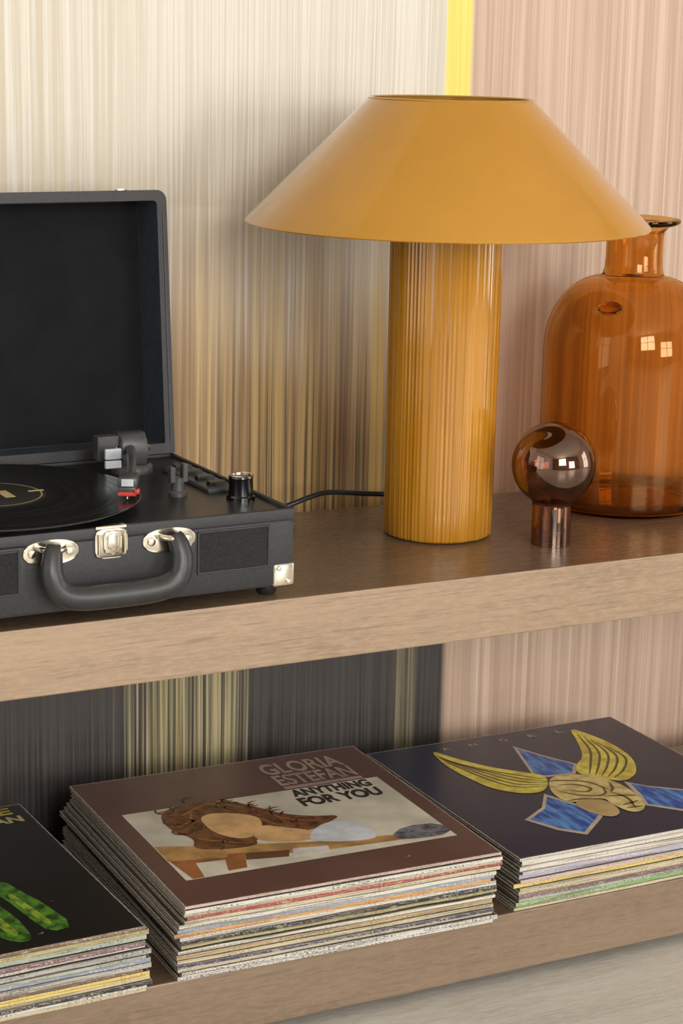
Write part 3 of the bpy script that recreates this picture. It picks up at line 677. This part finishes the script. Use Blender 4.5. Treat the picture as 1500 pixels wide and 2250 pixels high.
# ------------------------------------------------------------------ table lamp
LX, LY = .5175, .193
lamp = tag(empty('table_lamp', (LX, LY, Z1)), 'glossy ochre table lamp with cone shade and fluted column base', 'lamp')
m_shade = mat_glaze('ochre_enamel', (.45, .205, .014), (.50, .235, .020), .07, .6, False)
m_base = mat_glaze('ochre_glaze', (.43, .180, .010), (.54, .240, .022), .06, .8)
m_inner = plain('shade_inside', (.50, .30, .08), .5)
NF = 20
rn = random.Random(3); JIT = [rn.uniform(-.0006, .0006) for _ in range(NF)]
REED = [(rn.randint(34, 90), rn.uniform(.00005, .00014), rn.uniform(0, 6.28)) for _ in range(9)]
def flute(th, r, z):
    u = th * NF / (2 * PI); k = int(u) % NF; f = (u % 1.0) - .5
    flat = math.cos(PI / NF) / math.cos(f * 2 * PI / NF)                 # flat facet of a polygon
    rib = sum(a * math.cos(n_ * th + p_) for n_, a, p_ in REED)          # irregular hand-made reeding
    return r * (.25 + .75 * flat) + rib + JIT[k] * math.cos(f * PI)
bm = bmesh.new(); lathe(bm, [(0, .0006), (.0495, .0006), (.0520, .0015), (.0533, .004)] + [(.0536 + .0010 * i / 14, .004 + .322 * i / 14) for i in range(1, 15)] + [(.0500, .331), (0, .331)], NF * 18, rad=lambda th, r, z: flute(th, r, z)); fin('lamp_base', bm, m_base, lamp, smooth=75)
SB, ST = .3050, .4225          # shade bottom and top height
RB, RT = .1935, .0785
bm = bmesh.new()
lathe(bm, [(RB - .0015, SB), (RB, SB - .0004), (RB + .0009, SB + .0006), (RB + .0002, SB + .0022), (RT + .0004, ST - .001), (RT + .0008, ST), (RT - .0006, ST + .0008), (RT - .0016, ST - .0004), (RB - .0024, SB + .0018)], 160, closed=True)
sh = fin('lamp_shade', bm, m_shade, lamp, smooth=40)
bm = bmesh.new(); lathe(bm, [(RB - .0030, SB + .0020), (RT - .0022, ST - .0012), (RT - .0026, ST - .0012), (RB - .0034, SB + .0020)], 120, closed=True); fin('shade_lining', bm, m_inner, sh, smooth=40)
ft = empty('shade_fitter', (0, 0, 0)); ft.parent = lamp
bm = bmesh.new()
for k in range(3):
    a = 2 * PI * k / 3 + .3; tube(bm, [(.018 * math.cos(a), .018 * math.sin(a), .372), ((RT + .034) * math.cos(a), (RT + .034) * math.sin(a), .384)], .0016, 8, Vector((0, 0, 1)))
lathe(bm, [(.017, .370), (.022, .370), (.022, .374), (.017, .374)], 28, closed=True); fin('fitter_spokes', bm, m_darkchrome, ft, smooth=60)
bm = bmesh.new(); lathe(bm, [(0, .330), (.017, .330), (.017, .366), (.0150, .378), (0, .378)], 28); fin('lamp_socket', bm, m_blackplastic, lamp, smooth=40)
bm = bmesh.new(); lathe(bm, [(0, .376), (.012, .378), (.014, .388), (.020, .398), (.0215, .405), (.018, .412), (.010, .416), (0, .4165)], 28); fin('light_bulb', bm, plain('opal_glass', (.75, .72, .66), .3), lamp, smooth=60)
cp = catmull([(.006, .050, .020), (.0, .085, .020), (-.030, .103, .0205), (-.068, .105, .0245), (-.090, .104, .0215), (-.112, .103, .016), (-.150, .104, .007), (-.200, .106, .0032), (-.300, .108, .0032)], 8)
bm = bmesh.new(); tube(bm, cp, .0026, 10, Vector((0, 0, 1))); fin('power_cord', bm, m_blackplastic, lamp, smooth=60)

# ------------------------------------------------------------------ amber bottle and glass stopper
m_amber = mat_glass('amber_glass', (.905, .705, .43))
m_smoke = mat_lustre('smoky_brown_glass', (.76, .57, .44))
def arc(c, r, a0, a1, n):
    return [(c[0] + r[0] * math.cos(math.radians(a0 + (a1 - a0) * i / n)), c[1] + r[1] * math.sin(math.radians(a0 + (a1 - a0) * i / n))) for i in range(n + 1)]
bot = tag(empty('glass_bottle', (.7655, .2330, Z1)), 'large amber glass bottle with a short flared neck, behind the ball stopper', 'bottle')
RBt = .0895
prof = [(0, .006), (.060, .003), (.074, .0012)] + arc((.0765, .0135), (.0130, .0130), -90, 0, 6)
prof += [(RBt, .08), (RBt, .135)] + arc((RBt - .060, .166), (.060, .076), 0, 86, 14)[0:]
prof += [(.0315, .2445), (.0300, .250), (.0292, .262), (.0292, .280), (.0300, .288), (.0350, .2935), (.0440, .2962), (.0462, .2985), (.0455, .3010), (.0400, .3020)]
inn = [(.0300, .2985), (.0275, .290), (.0262, .278), (.0262, .256), (.0275, .2460)] + arc((RBt - .0625, .166), (.0595, .0735), 84, 0, 14) + [(RBt - .0030, .135), (RBt - .0030, .06)] + arc((.0755, .0175), (.0110, .0110), 0, -90, 6) + [(.058, .0085), (0, .011)]
bm = bmesh.new(); lathe(bm, prof + inn, 96); fin('bottle_glass', bm, m_amber, bot, smooth=60)
# glass seal blob on the shoulder
vd = Vector((-.78, -.63, 0)).normalized()
bm = bmesh.new()
bmesh.ops.create_uvsphere(bm, u_segments=28, v_segments=16, radius=1.0)
for v in bm.verts: v.co = Vector((v.co.x * .0125, v.co.y * .0088, v.co.z * .0030))
sl = fin('shoulder_seal', bm, m_amber, bot, smooth=180)
nrm = (vd * .70 + Vector((0, 0, .72))).normalized()
sl.rotation_euler = nrm.to_track_quat('Z', 'Y').to_euler(); sl.location = vd * .0775 + Vector((0, 0, .2165))

stp = tag(empty('ball_stopper', (.5975, .1110, Z1)), 'smoky brown glass ball stopper standing on its short tube beside the lamp', 'stopper')
rs_, cz = .0408, .0795
sp_o = [(.0190, .0002), (.0190, .0385)] + [(rs_ * math.cos(math.radians(a)), cz + rs_ * math.sin(math.radians(a))) for a in range(-60, 90, 6)] + [(0, cz + rs_)]
ri = rs_ - .0016
sp_i = [(0, cz + ri)] + [(ri * math.cos(math.radians(a)), cz + ri * math.sin(math.radians(a))) for a in range(84, -67, -6)] + [(.0168, .0375), (.0168, .0002)]
bm = bmesh.new(); lathe(bm, sp_o + sp_i, 72, closed=False)
b2 = bmesh.new(); lathe(b2, [(.0168, .0002), (.0190, .0002)], 72); merge(bm, b2); bmesh.ops.remove_doubles(bm, verts=bm.verts, dist=1e-6)
fin('stopper_glass', bm, m_smoke, stp, smooth=60)
